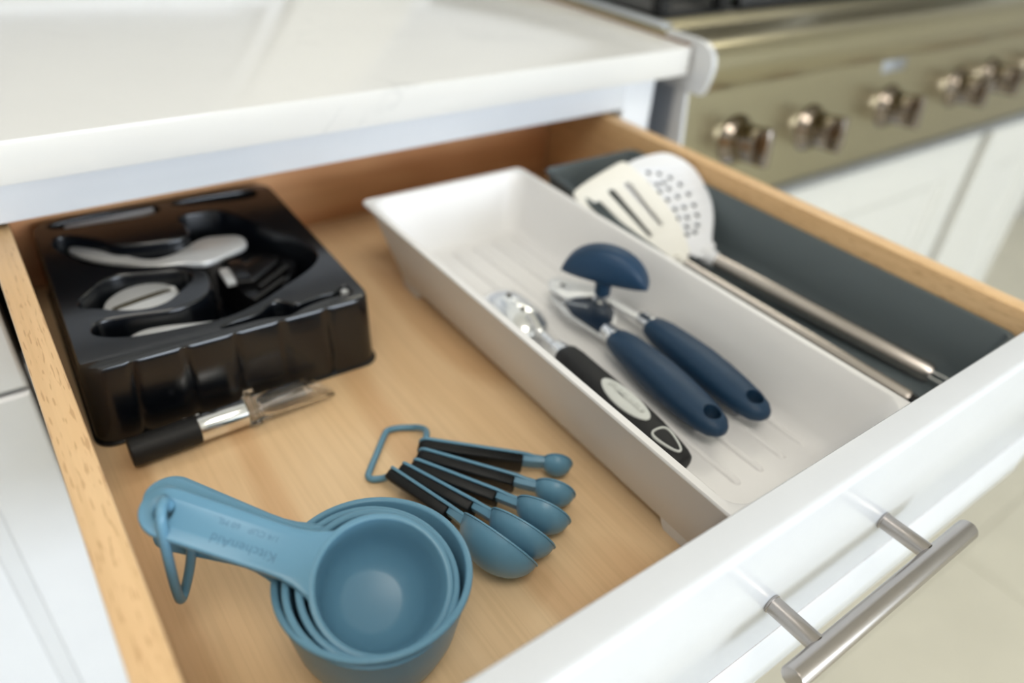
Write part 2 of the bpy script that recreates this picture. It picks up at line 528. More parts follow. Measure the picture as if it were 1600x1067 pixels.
# lower rail of the front, below a narrow joint filled with a brown strip
rail = [(-0.0062, -0.0175), (-0.0172, -0.0175), (-0.0177, -0.0180), (-0.0180, -0.0195), (-0.0216, -0.0390), (-0.0217, -0.0400), (-0.0210, -0.0562), (-0.0200, -0.058), (-0.0002, -0.058), (-0.0002, -0.0175)]
loft('front_rail', fringe(rail), M['paint'], dr, angle=50)
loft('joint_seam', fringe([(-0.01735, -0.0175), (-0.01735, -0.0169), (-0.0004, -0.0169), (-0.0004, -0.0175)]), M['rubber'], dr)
front['label'] = 'white painted drawer front'
# bar pull
pull = bpy.data.objects.new('bar_pull', None); COL.objects.link(pull); pull.parent = dr
pull.empty_display_size = 0.02
HZ = 0.0226
def wl(v): return Vector(v)-DO
rb = 0.0059
cap = [(0, 0), (rb-0.0006, 0), (rb-0.0002, 0.0002), (rb, 0.0007), (rb, 0.1533), (rb-0.0002, 0.1538), (rb-0.0006, 0.154), (0, 0.154)]
o = lathe('bar', cap, M['bar'], pull, 40, frame(wl((0.2165, -0.0478, HZ)), (1, 0, 0)))
for x in (0.2405, 0.3365):
    pp = [(0, 0), (0.0049, 0), (0.0051, 0.0003), (0.0051, 0.0012), (0.0047, 0.0014), (0.0047, 0.026), (0, 0.026)]
    lathe('post', pp, M['bar'], pull, 32, frame(wl((x, -0.0176, HZ)), (0, -1, 0)))
pull['label'] = 'brushed steel bar pull'

# ------------------------------------------------------------------ black blister tray with the wine tool set
BX, BY = 0.0970, 0.3800
tr = thing('moulded_tray', 'black moulded plastic tray holding wine tools in the left back corner', 'tray', (BX, BY, 0.0))
SLOT_A = [(0.0212, 0.4768), (0.0265, 0.4805), (0.0556, 0.4828), (0.0881, 0.4796), (0.0973, 0.4767), (0.101, 0.4706), (0.0978, 0.464), (0.0866, 0.4597), (0.0579, 0.4629), (0.0308, 0.4657), (0.0228, 0.470)]
SLOT_B = [(0.1071, 0.4746), (0.117, 0.478), (0.1535, 0.4760), (0.1727, 0.4735), (0.1755, 0.4646), (0.1706, 0.456), (0.1567, 0.4551), (0.1357, 0.4607), (0.1162, 0.465), (0.1069, 0.470)]
MAIN = [(0.0188, 0.4445), (0.0221, 0.4539), (0.0277, 0.4566), (0.0366, 0.4528), (0.0498, 0.4389), (0.0554, 0.4273), (0.0641, 0.4216), (0.0778, 0.417), (0.094, 0.4139), (0.1045, 0.4155), (0.1076, 0.4305), (0.1038, 0.4429), (0.1086, 0.4508), (0.1231, 0.4502), (0.138, 0.4469), (0.1464, 0.432), (0.1588, 0.4014), (0.1700, 0.3793), (0.1755, 0.3568), (0.1745, 0.3435), (0.1685, 0.3338), (0.1565, 0.3244), (0.1365, 0.314), (0.1131, 0.3015), (0.0901, 0.2957), (0.0694, 0.2987), (0.0525, 0.3011), (0.0377, 0.3038), (0.0231, 0.3123), (0.0193, 0.3192), (0.0214, 0.327), (0.0273, 0.3322), (0.0438, 0.329), (0.0588, 0.3246), (0.0682, 0.3228), (0.0769, 0.3238), (0.0866, 0.3273), (0.0941, 0.3356), (0.0977, 0.3457), (0.098, 0.3594), (0.0924, 0.3698), (0.0828, 0.3763), (0.0635, 0.3839), (0.0522, 0.3913), (0.0403, 0.3994), (0.0325, 0.4089), (0.0276, 0.4193), (0.024, 0.4264)]
FOIL = [(0.0187, 0.355), (0.0217, 0.3625), (0.0306, 0.3709), (0.0376, 0.3789), (0.0486, 0.382), (0.0609, 0.3779), (0.0753, 0.3724), (0.0869, 0.3689), (0.0908, 0.3613), (0.0901, 0.3533), (0.0842, 0.3464), (0.076, 0.3392), (0.0671, 0.3319), (0.0564, 0.3298), (0.0441, 0.3332), (0.0284, 0.345), (0.0208, 0.3494)]
WORM = [(0.0842, 0.2878), (0.0884, 0.292), (0.1112, 0.2929), (0.1181, 0.2987), (0.1227, 0.3016), (0.1298, 0.2994), (0.133, 0.294), (0.136, 0.2914), (0.1409, 0.2923), (0.1559, 0.2941), (0.1622, 0.2924), (0.1696, 0.298), (0.1737, 0.2966), (0.1743, 0.2889), (0.1721, 0.2834), (0.168, 0.2825), (0.1612, 0.2863), (0.149, 0.2858), (0.1371, 0.2835), (0.1293, 0.2795), (0.1229, 0.2796), (0.1134, 0.2839), (0.0992, 0.2847), (0.0867, 0.2852)]
ZT = 0.055
def loc2(P): return [Vector((p[0]-BX, p[1]-BY)) for p in P]
holes = [chaikin(loc2(P), 2) for P in (SLOT_A, SLOT_B, MAIN, FOIL, WORM)]
depths = (0.034, 0.032, 0.012, 0.0355, 0.036)
bm = bmesh.new()
# outline of the top: a rectangle turned by 1.8 degrees, sampled finely so the skirt can carry flutes
def outline(w, h, r, flute, step=0.002):
    P = []
    base = rr(w, h, r, None, 8)
    n = len(base)
    for i in range(n):
        a, b_ = base[i], base[(i+1) % n]
        L = (b_-a).length
        k = max(1, int(L/step)) if L > 0.02 else 1
        for j in range(k):
            q = a.lerp(b_, j/k)
            if L > 0.02 and flute > 0:
                s = j/k*L; u = s/L
                nrm = Vector(((b_-a).y, -(b_-a).x)).normalized()
                pitch = L/5.2
                ph = (s % pitch)-pitch/2
                q = q-nrm*flute*math.exp(-(ph/0.0016)**2)
            P.append(q)
    return P
ROT = Matrix.Rotation(math.radians(-1.8), 2)
def oring(w, h, r, z, fl, cx=0, cy=0):
    return [Vector(((ROT @ p).x+cx, (ROT @ p).y+cy, z)) for p in outline(w, h, r, fl)]
base_out = outline(0.1745, 0.204, 0.0115, 0.0)
flut_out = outline(0.1745, 0.204, 0.0115, 0.0016)
def sring(sx, sy, z, fl, dy=0.0):
    src = flut_out if fl else base_out
    return [Vector(((ROT @ Vector((p.x*sx, p.y*sy))).x, (ROT @ Vector((p.x*sx, p.y*sy))).y+dy, z)) for p in src]
top = sring(0.985, 0.988, ZT, False)
rings = [sring(1.046, 1.022, 0.0006, False), sring(1.046, 1.022, 0.0016, False), sring(1.030, 1.008, 0.0022, True), sring(1.022, 1.006, 0.012, True), sring(1.010, 1.003, 0.040, True), sring(1.003, 1.0, 0.0515, True), sring(0.996, 0.996, 0.0540, False), top]
loft_bm(bm, rings, False, False)
bmesh.ops.remove_doubles(bm, verts=bm.verts, dist=1e-6)
bm.verts.ensure_lookup_table()
def bwalls(P, depth):
    lv = [(0.0, ZT), (0.0007, ZT-0.0006), (0.0012, ZT-0.002), (0.0025, depth+0.004), (0.0045, depth)]
    R = [[bm.verts.new((q.x, q.y, z)) for q in offs(P, d)] for d, z in lv]
    n = len(P)
    for a, b_ in zip(R, R[1:]):
        for i in range(n): bm.faces.new((a[i], a[(i+1) % n], b_[(i+1) % n], b_[i]))
    for t in tessellate_polygon([[Vector((v.co.x, v.co.y, 0)) for v in R[-1]]]):
        try: bm.faces.new([R[-1][k] for k in t])
        except ValueError: pass
for P, d in zip(holes, depths): bwalls(P, d)
loops = [[Vector((p.x, p.y, 0)) for p in top]]+[[Vector((p.x, p.y, 0)) for p in P] for P in holes]
flat = [bm.verts.new((p.x, p.y, ZT)) for l in loops for p in l]
for t in tessellate_polygon(loops):
    try: bm.faces.new([flat[k] for k in t])
    except ValueError: pass
bmesh.ops.remove_doubles(bm, verts=bm.verts, dist=1e-5)
frombm('moulded_shell', bm, M['black'], tr, 40)

# lever corkscrew lying in the big pocket
lc = thing('lever_corkscrew', 'black and silver lever corkscrew in the big pocket of the black tray', 'corkscrew', (0.12, 0.385, 0.0127))
LO = Vector((0.12, 0.385, 0.0127))
LEV = [(0.027, 0.4536), (0.0382, 0.4544), (0.049, 0.4459), (0.0578, 0.4327), (0.0664, 0.416), (0.0768, 0.408), (0.0843, 0.408), (0.0928, 0.4097), (0.1052, 0.4185), (0.1166, 0.4248), (0.1299, 0.4211), (0.1426, 0.4152), (0.1419, 0.3982), (0.1248, 0.392), (0.1074, 0.3857), (0.1000, 0.390), (0.0913, 0.3947), (0.0763, 0.3959), (0.0700, 0.4002), (0.0604, 0.4123), (0.0474, 0.4226), (0.0355, 0.4366)]
P = chaikin([Vector((p[0]-LO.x, p[1]-LO.y)) for p in LEV], 2)
def crown(x, y):  # gentle hollow along the lever
    return 0.0
o = prism('lever', P, 0.0285, 0.0335, M['satin'], lc, (), 0.0014, angle=60)
o['label'] = 'curved silver lever'
bm = bmesh.new()
BODY = [(0.1092, 0.3845), (0.118, 0.392), (0.139, 0.4030), (0.1444, 0.4048), (0.166, 0.3834), (0.1692, 0.3702), (0.1500, 0.345), (0.1383, 0.3318), (0.1210, 0.332), (0.1165, 0.3558)]
P = chaikin([Vector((p[0]-LO.x, p[1]-LO.y)) for p in BODY], 1)
prism('body', P, 0.0, 0.0255, M['blackg'], lc, (), 0.004, angle=30)
q = [(0.1165, 0.353), (0.128, 0.349), (0.150, 0.366), (0.157, 0.376), (0.146, 0.386), (0.128, 0.376)]
prism('jaw_block', [Vector((p[0]-LO.x, p[1]-LO.y)) for p in q], 0.0250, 0.0312, M['blackg'], lc, (), 0.0015, angle=30)
bm = box_bm(bmesh.new(), -0.0036, 0.0036, -0.011, 0.011, -0.002, 0.002, 0.0012, 2)
bmesh.ops.transform(bm, matrix=Matrix.Translation((0.1147-LO.x, 0.366-LO.y, 0.0290)) @ Matrix.Rotation(-0.06, 4, 'Z'), verts=bm.verts)
o = frombm('catch_plate', bm, M['satin'], lc); o['label'] = 'small bright metal plate'
bm = box_bm(bmesh.new(), -0.005, 0.005, -0.014, 0.014, -0.0035, 0.0035, 0.001, 2)
bmesh.ops.transform(bm, matrix=Matrix.Translation((0.1235-LO.x, 0.367-LO.y, 0.0300)) @ Matrix.Rotation(-0.1, 4, 'Z'), verts=bm.verts)
frombm('hinge_block', bm, M['blackg'], lc)
for px, py, a in ((0.142, 0.352, 0.55), (0.133, 0.337, 0.5)):
    tube('link_arm', [Vector((px-LO.x-0.016*math.cos(a), py-LO.y-0.016*math.sin(a), 0.0275)), Vector((px-LO.x+0.016*math.cos(a), py-LO.y+0.016*math.sin(a), 0.0285))], 0.0026, M['blackg'], lc, 10)
# grip handles in the front slot
g = chaikin([Vector((p[0]-LO.x, p[1]-LO.y)) for p in ((0.034, 0.3125), (0.045, 0.3205), (0.060, 0.3185), (0.076, 0.3125), (0.092, 0.307), (0.088, 0.3005), (0.070, 0.302), (0.048, 0.3055), (0.036, 0.308))], 2)
o = prism('grip_arm', g, 0.0105, 0.0365, M['satin'], lc, (), 0.004, angle=60); o['label'] = 'silver grip arm'

# foil cutter
fc = thing('foil_cutter', 'oval silver foil cutter with a dark slit, in the oval pocket of the black tray', 'foil cutter', (0.0560, 0.3575, 0.0360), (0, 0, 0.19))
for s in (-1, 1):
    half = []
    n = 20
    for i in range(n+1):
        t = PI*i/n
        half.append(Vector((0.0238*math.cos(t), s*(0.0007+0.0175*math.sin(t)))))
    prism('shell', half if s > 0 else half[::-1], 0.0, 0.0150, M['satin'], fc, (), 0.0022, angle=60,
          zf=lambda x, y: -9.0*(x*x+1.3*y*y) if True else 0)
prism('hinge_core', ell(0, 0, 0.020, 0.003, 20), 0.0, 0.0105, M['olive'], fc)

# spare worm in the small front slot
wm = thing('corkscrew_worm', 'black spare corkscrew screw with silver tip in narrow front slot of the black tray', 'corkscrew screw', (0.128, 0.2885, 0.0364))
path = []
for i in range(80):
    t = i/79
    path.append(Vector((-0.008+0.038*t, 0.0022*math.cos(2*PI*4.5*t)+0.000+0.0022*t, 0.0034+0.0022*math.sin(2*PI*4.5*t))))
tube('screw', path, 0.0011, M['blackg'], wm, 8)
lathe('hub', [(0, 0), (0.0045, 0), (0.005, 0.001), (0.005, 0.010), (0.003, 0.012), (0, 0.012)], M['blackg'], wm, 20, frame((-0.0100, 0.0018, 0.0052), (1, 0.05, 0)))
o = box('tip', 0.0400, 0.0455, 0.004, 0.0088, 0.0090, 0.0160, M['satin'], wm, 0.0008); o['label'] = 'silver tip'
tube('stem', [Vector((0.028, 0.0025, 0.0035)), Vector((0.043, 0.0064, 0.0095))], 0.0012, M['blackg'], wm, 8)

# steel plate lying in the back slot
sp = thing('steel_strip', 'flat brushed steel strip lying in the back left slot of the black tray', 'metal strip', (0.0640, 0.4700, 0.0395), (0, 0, 0.0))
bm = box_bm(bmesh.new(), -0.031, 0.031, -0.0042, 0.0042, 0.0, 0.004, 0.0008, 2)
bmesh.ops.transform(bm, matrix=Matrix.Translation((0, 0.0010, 0.0100)) @ Matrix.Rotation(0.03, 4, 'Z') @ Matrix.Rotation(0.55, 4, 'X'), verts=bm.verts)
frombm('strip', bm, M['satin'], sp)

# ------------------------------------------------------------------ wine pourer in front of the tray
wp = thing('wine_pourer', 'black and chrome wine pourer with clear spout lying before the black tray', 'wine pourer', (0.0170, 0.2570, 0.0013), (0, 0, 0.0))
ax = Vector((1, 0.012, 0.0))
F = frame((0, 0, 0.0086), ax)
lathe('grip', [(0, 0), (0.0078, 0), (0.0084, 0.0006), (0.0085, 0.002), (0.0085, 0.038), (0.008, 0.0385), (0, 0.0385)], M['blackm'], wp, 36, F)
lathe('collar', [(0, 0.0385), (0.0080, 0.0385), (0.0082, 0.0388), (0.0082, 0.0668), (0.0078, 0.067), (0, 0.067)], M['chrome'], wp, 36, F)
for t in (0.0330, 0.0405):
    lathe('air_hole', [(0, 0.0), (0.0013, 0.0), (0.0013, 0.0005), (0, 0.0005)], M['satin'], wp, 12, frame(F @ Vector((0.0, 0.0, t))+Vector((0, 0.0062, 0.0052)), (0, 0.62, 0.6)))
# clear spout: hollow, widening, cut on the slant
rings = []
n = 36
def spring_(t, r, cut=0.0):
    out = []
    for i in range(n):
        a = 2*PI*i/n
        out.append(F @ Vector((r*math.cos(a), r*math.sin(a), t+cut*(-math.sin(a))*1.0)))
    return out
sec = [(0.0672, 0.0060, 0), (0.0672, 0.0096, 0), (0.0740, 0.0098, 0), (0.0742, 0.0082, 0), (0.085, 0.0084, 0), (0.104, 0.0086, 0.002), (0.1145, 0.0086, 0.0105)]
inn = [(0.1140, 0.0074, 0.0105), (0.104, 0.0072, 0.002), (0.085, 0.0064, 0), (0.078, 0.005, 0), (0.0745, 0.0035, 0)]
rings = [spring_(*s) for s in sec+inn]
loft('spout', rings, M['acrylic'], wp, True, True, 50)['label'] = 'clear plastic spout'
lathe('inner_tube', [(0, 0.0745), (0.0028, 0.0745), (0.0024, 0.105), (0.0017, 0.105), (0.0019, 0.076), (0, 0.076)], M['acrylic'], wp, 20, F)
box('thumb_tab', 0.0700, 0.0765, 0.0090, 0.0130, 0.0085, 0.0160, M['acrylic'], wp, 0.001)

# ------------------------------------------------------------------ measuring cups
HD = Vector((-0.60, 0.80)).normalized()
def cup(label, rc, nv, dv, R, depth, tl, hw, hz):
    """cup with rim radius R; rc centre of its rim, nv its axis, dv the way its handle points, tl rim centre to handle end"""
    nv = Vector(nv).normalized(); dv = Vector(dv); dv = (dv-nv*dv.dot(nv)).normalized(); sv = nv.cross(dv)
    mt = Matrix((dv, sv, nv)).transposed()
    base = Vector(rc)-nv*depth
    hl = tl-R
    c = thing('measuring_cup', label, 'measuring cup', tuple(base), tuple(mt.to_euler()), 'nested blue measuring cups')
    th = 0.0030
    D = depth
    Rw = R-0.0014
    out = [(0, 0.0), (Rw*0.50, 0.0), (Rw*0.56, 0.0004), (Rw*0.66, 0.0022), (Rw*0.78, D*0.17), (Rw*0.885, D*0.40), (Rw*0.955, D*0.70), (Rw*0.990, D*0.90), (Rw*0.998, D-0.0028), (R-0.0004, D-0.0022), (R, D-0.0017), (R, D-0.0007), (R-0.0003, D-0.0002), (R-0.0008, D),
           (R-0.0023, D), (R-0.0028, D-0.0003), (R-0.0031, D-0.0010), (Rw*0.955-0.0017, D*0.70), (Rw*0.885-0.0017, D*0.42), (Rw*0.78-0.0017, D*0.21), (Rw*0.66-0.0017, D*0.075+0.002), (Rw*0.52, 0.0026), (Rw*0.44, 0.0019), (0, 0.0019)]
    lathe('bowl', out, M['blue'], c, 72, None, 60)
    # handle: rounded strip with turned-down sides, blending into the rim
    x0 = R-0.0012
    pts = []
    w = hw/2
    Rb = R-0.0012
    a0 = math.asin(min(0.95, (w+0.0055)/Rb))
    arc = [Vector((Rb*math.cos(a), Rb*math.sin(a))) for a in [a0-2*a0*i/16 for i in range(17)]]
    up = [Vector((Rb*math.cos(a0)+t*0.022, w+0.0055*(1-t)**2.2)) for t in (0.2, 0.45, 0.7, 1.0)]
    upper = up+[Vector((R+hl-w*1.05, w))]
    endc = [Vector((R+hl-w*1.05+w*1.05*math.sin(t), w*math.cos(t))) for t in [PI*i/14 for i in range(1, 14)]]
    lower = [Vector((p.x, -p.y)) for p in reversed(upper)]
    outl = upper+endc+lower+arc[::-1]
    hx = tl-0.0095
    hole = [Vector((hx+0.0036*math.cos(t)*(1.0), 0.0046*math.sin(t))) for t in [2*PI*i/20 for i in range(20)]]
    zt = D-0.0001
    prism('handle', outl, zt-hz, zt, M['blue'], c, [hole], 0.0009, angle=50)
    return c
cupd = [('largest pale blue measuring cup, outermost of the nest on drawer floor', (0.0810, 0.0784, 0.0547), (0, 0, 1), (-0.6874, 0.7262, 0), 0.0424, 0.0546, 0.1005, 0.0200, 0.0022),
        ('second largest blue measuring cup nested just inside the outermost one', (0.0783, 0.0735, 0.0555), (0.03, -0.19, 0.98), (-0.594, 0.786, 0.171), 0.0370, 0.0465, 0.1061, 0.0205, 0.0022),
        ('third blue measuring cup of the nest, with thin crescent of rim showing', (0.0797, 0.0718, 0.0553), (0.03, -0.33, 0.94), (-0.651, 0.710, 0.270), 0.0336, 0.0395, 0.1037, 0.0205, 0.0022),
        ('smallest blue measuring cup on top of the nest, lettered handle and empty bowl in view', (0.0802, 0.0684, 0.0578), (-0.03, -0.434, 0.90), (-0.704, 0.649, 0.289), 0.0303, 0.0340, 0.1023, 0.0208, 0.0045)]
cups = [cup(*a) for a in cupd]
top = cups[-1]
# lettering on the top handle, upside down as seen: base of letters towards the window side
tz = 0.0340-0.0001
def lettering():
    Mx = Matrix.Translation((0.0580, -0.0006, tz-0.00005)) @ Matrix.Rotation(0, 4, 'Z')
    text('lettering', 'KitchenAid', 0.0058, Mx @ Matrix.Translation((0, 0.0045, 0)), M['emboss'], top, 0.0001, 0, 1.05)
    text('lettering', '1/4 CUP   60 ML', 0.0036, Mx @ Matrix.Translation((0.001, -0.0028, 0)), M['emboss'], top, 0.0001, 0, 1.05)
lettering()

ringp = [(0.0166, 0.1302, 0.0880), (0.0150, 0.1268, 0.0905), (0.0132, 0.1232, 0.0890), (0.0120, 0.1210, 0.0845), (0.0113, 0.1207, 0.076), (0.0107, 0.1215, 0.060), (0.0104, 0.1226, 0.044), (0.0111, 0.1242, 0.0345), (0.0142, 0.1278, 0.0355), (0.0185, 0.1280, 0.048), (0.0208, 0.1275, 0.060), (0.0205, 0.1290, 0.072), (0.0185, 0.1305, 0.081)]
tag(tube('binder_ring', catmull(ringp, True, 6), 0.0021, M['blue'], None, 12, True), 'blue plastic ring hanging from the measuring cup handles', 'ring')

# ------------------------------------------------------------------ measuring spoons, standing on edge, fanned out
SPO = [  # handle end (top edge pixel ray at z .018), bowl tip, r, depth, tilt
    ('smallest blue measuring spoon, farthest from the measuring cups', (0.1588, 0.1755, 0.0130), (0.2275, 0.1145, 0.0092), 0.0088, 0.0075, 14),
    ('second smallest blue measuring spoon in the fan of five', (0.1550, 0.1690, 0.0130), (0.2120, 0.0935, 0.0116), 0.0116, 0.0095, 20),
    ('middle blue measuring spoon in the fan of five', (0.1485, 0.1637, 0.0130), (0.1955, 0.0784, 0.0152), 0.0153, 0.0118, 24),
    ('second largest blue measuring spoon in the fan of five', (0.1422, 0.1645, 0.0130), (0.1757, 0.0683, 0.0189), 0.0187, 0.0140, 28),
    ('largest blue measuring spoon, nearest the measuring cups', (0.1353, 0.1647, 0.0130), (0.1583, 0.0626, 0.0234), 0.0222, 0.0165, 30)]
for label, pe, pt, r, d, al in SPO:
    pe = Vector(pe); pt = Vector(pt)
    X = (pt-pe).normalized()
    h = X.cross(Vector((0, 0, 1))).normalized()
    if h.x < 0: h = -h
    a = math.radians(al)
    Zn = (math.cos(a)*h+math.sin(a)*Vector((0, 0, 1)))
    Zn = (Zn-X*Zn.dot(X)).normalized()
    Yn = Zn.cross(X)
    if Yn.z < 0:
        pass
    mt = Matrix((X, Yn, Zn)).transposed()
    L = (pt-pe).length
    s = thing('measuring_spoon', label, 'measuring spoon', tuple(pt-X*r), tuple(mt.to_euler()), 'fanned blue measuring spoons')
    th = 0.0012
    pr = []
    K = 12
    for i in range(K+1):
        t = PI/2*i/K
        pr.append((r*math.sin(t), -d*math.cos(t)))
    pr[0] = (0, -d)
    pr += [(r+0.0007, 0.0001), (r+0.0008, 0.0006), (r+0.0005, 0.0010), (r-0.0008, 0.0010)]
    for i in range(K, -1, -1):
        t = PI/2*i/K
        pr.append(((r-th)*math.sin(t), -(d-th)*math.cos(t)))
    pr[-1] = (0, -(d-th))
    lathe('bowl', pr, M['blue'], s, 40, None, 60)
    xe = -(L-r)                       # handle end
    w = 0.0061; wn = 0.0046
    hx = xe+0.0065
    hole = ell(hx, 0, 0.0030, 0.0024, 16)
    up = [Vector((-r*0.93, wn*1.0)), Vector((-r-0.005, wn)), Vector((-r-0.011, w)), Vector((xe+w, w))]
    endc = [Vector((xe+w-w*math.sin(t), w*math.cos(t))) for t in [PI*i/10 for i in range(1, 10)]]
    outl = up+endc+[Vector((p.x, -p.y)) for p in reversed(up)]
    prism('handle', outl, -0.0006, 0.0012, M['blue'], s, [hole], 0.0004, angle=50)
    xi = -r-0.0115
    w2 = w-0.0003
    up = [Vector((xi, w2-0.0008)), Vector((xi-0.0008, w2)), Vector((xe+w, w2))]
    endc = [Vector((xe+w-w2*math.sin(t), w2*math.cos(t))) for t in [PI*i/10 for i in range(1, 10)]]
    o = prism('grip_inlay', up+endc+[Vector((p.x, -p.y)) for p in reversed(up)], -0.0064, -0.0006, M['inlay'], s, [hole], 0.0009, angle=50)
    o['label'] = 'black grip inlay'
    # neck under the strip, bridging handle and bowl
    rings = []
    for t in [i/8 for i in range(9)]:
        x = xi+t*(-r*0.80-xi)
        zb = -0.0046+t*t*(-d*0.40+0.0046)*0.9
        rings.append([Vector((x, wn*0.96, -0.0005)), Vector((x, wn*0.8, zb*0.8)), Vector((x, 0, zb)), Vector((x, -wn*0.8, zb*0.8)), Vector((x, -wn*0.96, -0.0005))])
    loft('neck', rings, M['blue'], s, angle=50)

sr = [(0.1660, 0.1785, 0.0118), (0.1705, 0.1865, 0.0085), (0.1705, 0.1945, 0.0048), (0.1672, 0.1998, 0.0024), (0.1609, 0.2038, 0.0020), (0.1550, 0.2052, 0.0020), (0.1508, 0.2032, 0.0020), (0.1395, 0.1915, 0.0020), (0.1285, 0.1800, 0.0020),
      (0.1258, 0.1762, 0.0020), (0.1268, 0.1727, 0.0022), (0.1325, 0.1690, 0.0035), (0.1368, 0.1625, 0.0110), (0.1420, 0.1585, 0.0125), (0.1500, 0.1575, 0.0125), (0.1565, 0.1640, 0.0125), (0.1605, 0.1705, 0.0125)]
tag(tube('binder_ring', catmull(sr, True, 5), 0.0020, M['blue'], None, 12, True), 'blue plastic ring joining the five measuring spoons', 'ring')

# ------------------------------------------------------------------ white plastic tray
TX, TY = 0.3040, 0.1938
wt = thing('utensil_tray', 'white plastic utensil tray with raised ribs on its floor', 'tray', (TX, TY, 0.0), (0, 0, -0.009))
RW, RL, ZR = 0.154, 0.3835, 0.068
def tw(z):  # outer width and length at height z
    t = z/0.064
    return (RW-0.008-0.036*(1-t), RL-0.008-0.040*(1-t))
rings = []
for z, dr_, rad in ((0.0045, -0.004, 0.012), (0.0055, -0.001, 0.013), (0.008, 0, 0.013), (0.036, 0, 0.010), (0.0648, 0, 0.008)):
    w, l = tw(z); rings.append(rr(w+2*dr_, l+2*dr_, rad, z, 8))
rings += [rr(RW-0.001, RL-0.001, 0.006, 0.0652, 8), rr(RW, RL, 0.0062, 0.0660, 8), rr(RW, RL, 0.0062, 0.0672, 8), rr(RW-0.0012, RL-0.0012, 0.0062, 0.068, 8), rr(RW-0.0095, RL-0.0105, 0.012, 0.068, 8), rr(RW-0.0112, RL-0.0125, 0.013, 0.0668, 8)]
FZT = 0.0195
for z, dr_, rad in ((0.055, 0, 0.014), (0.040, 0, 0.015), (0.026, 0, 0.015), (0.0215, -0.0025, 0.0145), (0.0200, -0.005, 0.013), (FZT, -0.009, 0.010)):
    w, l = tw(z); rings.append(rr(w-0.0055+2*dr_, l-0.0065+2*dr_, rad, z, 8))
loft('tray_body', rings, M['wtray'], wt, angle=40)
for i in range(6):
    x = -0.0505+0.0202*i
    n = 10
    sect = [(-0.0027, 0.0), (-0.0021, 0.0013), (-0.0009, 0.0021), (0.0009, 0.0021), (0.0021, 0.0013), (0.0027, 0.0)]
    rings = []
    for yy, k in ((-0.1500, 0.1), (-0.1490, 0.6), (-0.1465, 1.0), (0.1555, 1.0), (0.1580, 0.6), (0.1590, 0.1)):
        rings.append([Vector((x+a*(0.5+0.5*k), yy, FZT-0.0002+b_*k)) for a, b_ in sect])
    loft('rib', rings, M['wtray'], wt, angle=60)
w0, l0 = tw(0.005)
for sx in (-1, 1):
    for sy in (-1, 1):
        cx, cy = sx*(w0/2-0.004), sy*(l0/2-0.020)
        rings = [rr(0.008, 0.022, 0.002, 0.0, 3, cx, cy), rr(0.009, 0.026, 0.002, 0.004, 3, cx, cy), rr(0.009, 0.030, 0.002, 0.0085, 3, cx, cy)]
        loft('foot', rings, M['wtray'], wt)

# ------------------------------------------------------------------ ice cream / melon scoop
def along(p0, p1):
    p0 = Vector(p0); p1 = Vector(p1)
    return p0, (p1-p0).normalized(), (p1-p0).length
sc = thing('ice_cream_scoop', 'chrome scoop with a black handle and oval pale label, in the white tray', 'scoop', (0.2660, 0.165, 0.021))
SO = Vector((0.2660, 0.165, 0.021))
a0 = Vector((0.2712, 0.1790, 0.0330)); a1 = Vector((0.2630, 0.0640, 0.0335))
D = (a1-a0).normalized(); Ln = (a1-a0).length
Sd = Vector((0, 0, 1)).cross(D).normalized()     # sideways
Up = D.cross(Sd)
MX = Matrix((Sd, D, Up)).transposed().to_4x4(); MX.translation = a0-SO
rings = []
secs = [(0.0, 0.0078, 0.0072), (0.002, 0.0090, 0.0082), (0.010, 0.0098, 0.0090), (0.030, 0.0102, 0.0092), (0.050, 0.0116, 0.0090), (0.068, 0.0124, 0.0088), (0.086, 0.0118, 0.0082), (0.100, 0.0104, 0.0074), (0.110, 0.0088, 0.0066), (0.1145, 0.0070, 0.0058), (0.1155, 0.0050, 0.0045)]
def se(t, w, h, n=28, p=2.5):
    out = []
    for i in range(n):
        a = 2*PI*i/n; c, s = math.cos(a), math.sin(a)
        out.append(MX @ Vector((w*math.copysign(abs(c)**(2/p), c), t, h*math.copysign(abs(s)**(2/p), s))))
    return out
loft('handle', [se(*s) for s in secs], M['blackm'], sc, angle=60)
def onH(x, t, z): return MX @ Vector((x, t, z))
lab = ell(0, 0.062, 0.0078, 0.0215, 32)
o = prism('label_plate', lab, 0.0078, 0.0098, M['labelgrey'], sc, (), 0.0006, MX, angle=50, zf=lambda x, y: -0.0 - 18*x*x - 0.9*(y-0.062)**2)
o['label'] = 'pale grey oval label plate'
text('lettering', 'farberware', 0.0072, MX @ Matrix.Translation((0.0006, 0.062, 0.0098)) @ Matrix.Rotation(-PI/2, 4, 'Z') @ Matrix.Rotation(PI, 4, 'Z'), M['letter'], sc, 0.0001)
hol = chaikin([Vector(p) for p in ((0.0, 0.0905), (0.0055, 0.0915), (0.0068, 0.0965), (0.0034, 0.1090), (0.0, 0.1120), (-0.0034, 0.1090), (-0.0068, 0.0965), (-0.0055, 0.0915))], 2)
inn_ = offs(hol, 0.0013)
prism('hanging_ring', hol, 0.0030, 0.0084, M['labelgrey'], sc, [inn_], 0.0005, MX, angle=50, zf=lambda x, y: -0.055*(y-0.0915))
prism('hanging_hole', inn_, 0.0030, 0.0072, M['inlay'], sc, (), 0.0, MX, zf=lambda x, y: -0.055*(y-0.0915))  # solid dark fill; the shade inside the hole is put into its colour
lathe('ferrule', [(0, -0.011), (0.0052, -0.011), (0.0056, -0.0105), (0.0062, -0.008), (0.0074, -0.0015), (0.0076, 0.0006), (0, 0.0006)], M['chrome'], sc, 32, frame(MX.translation, D))
lathe('shaft', [(0, -0.036), (0.0036, -0.036), (0.0033, -0.030), (0.0034, -0.014), (0.0048, -0.0108), (0, -0.0108)], M['chrome'], sc, 24, frame(MX.translation, D))
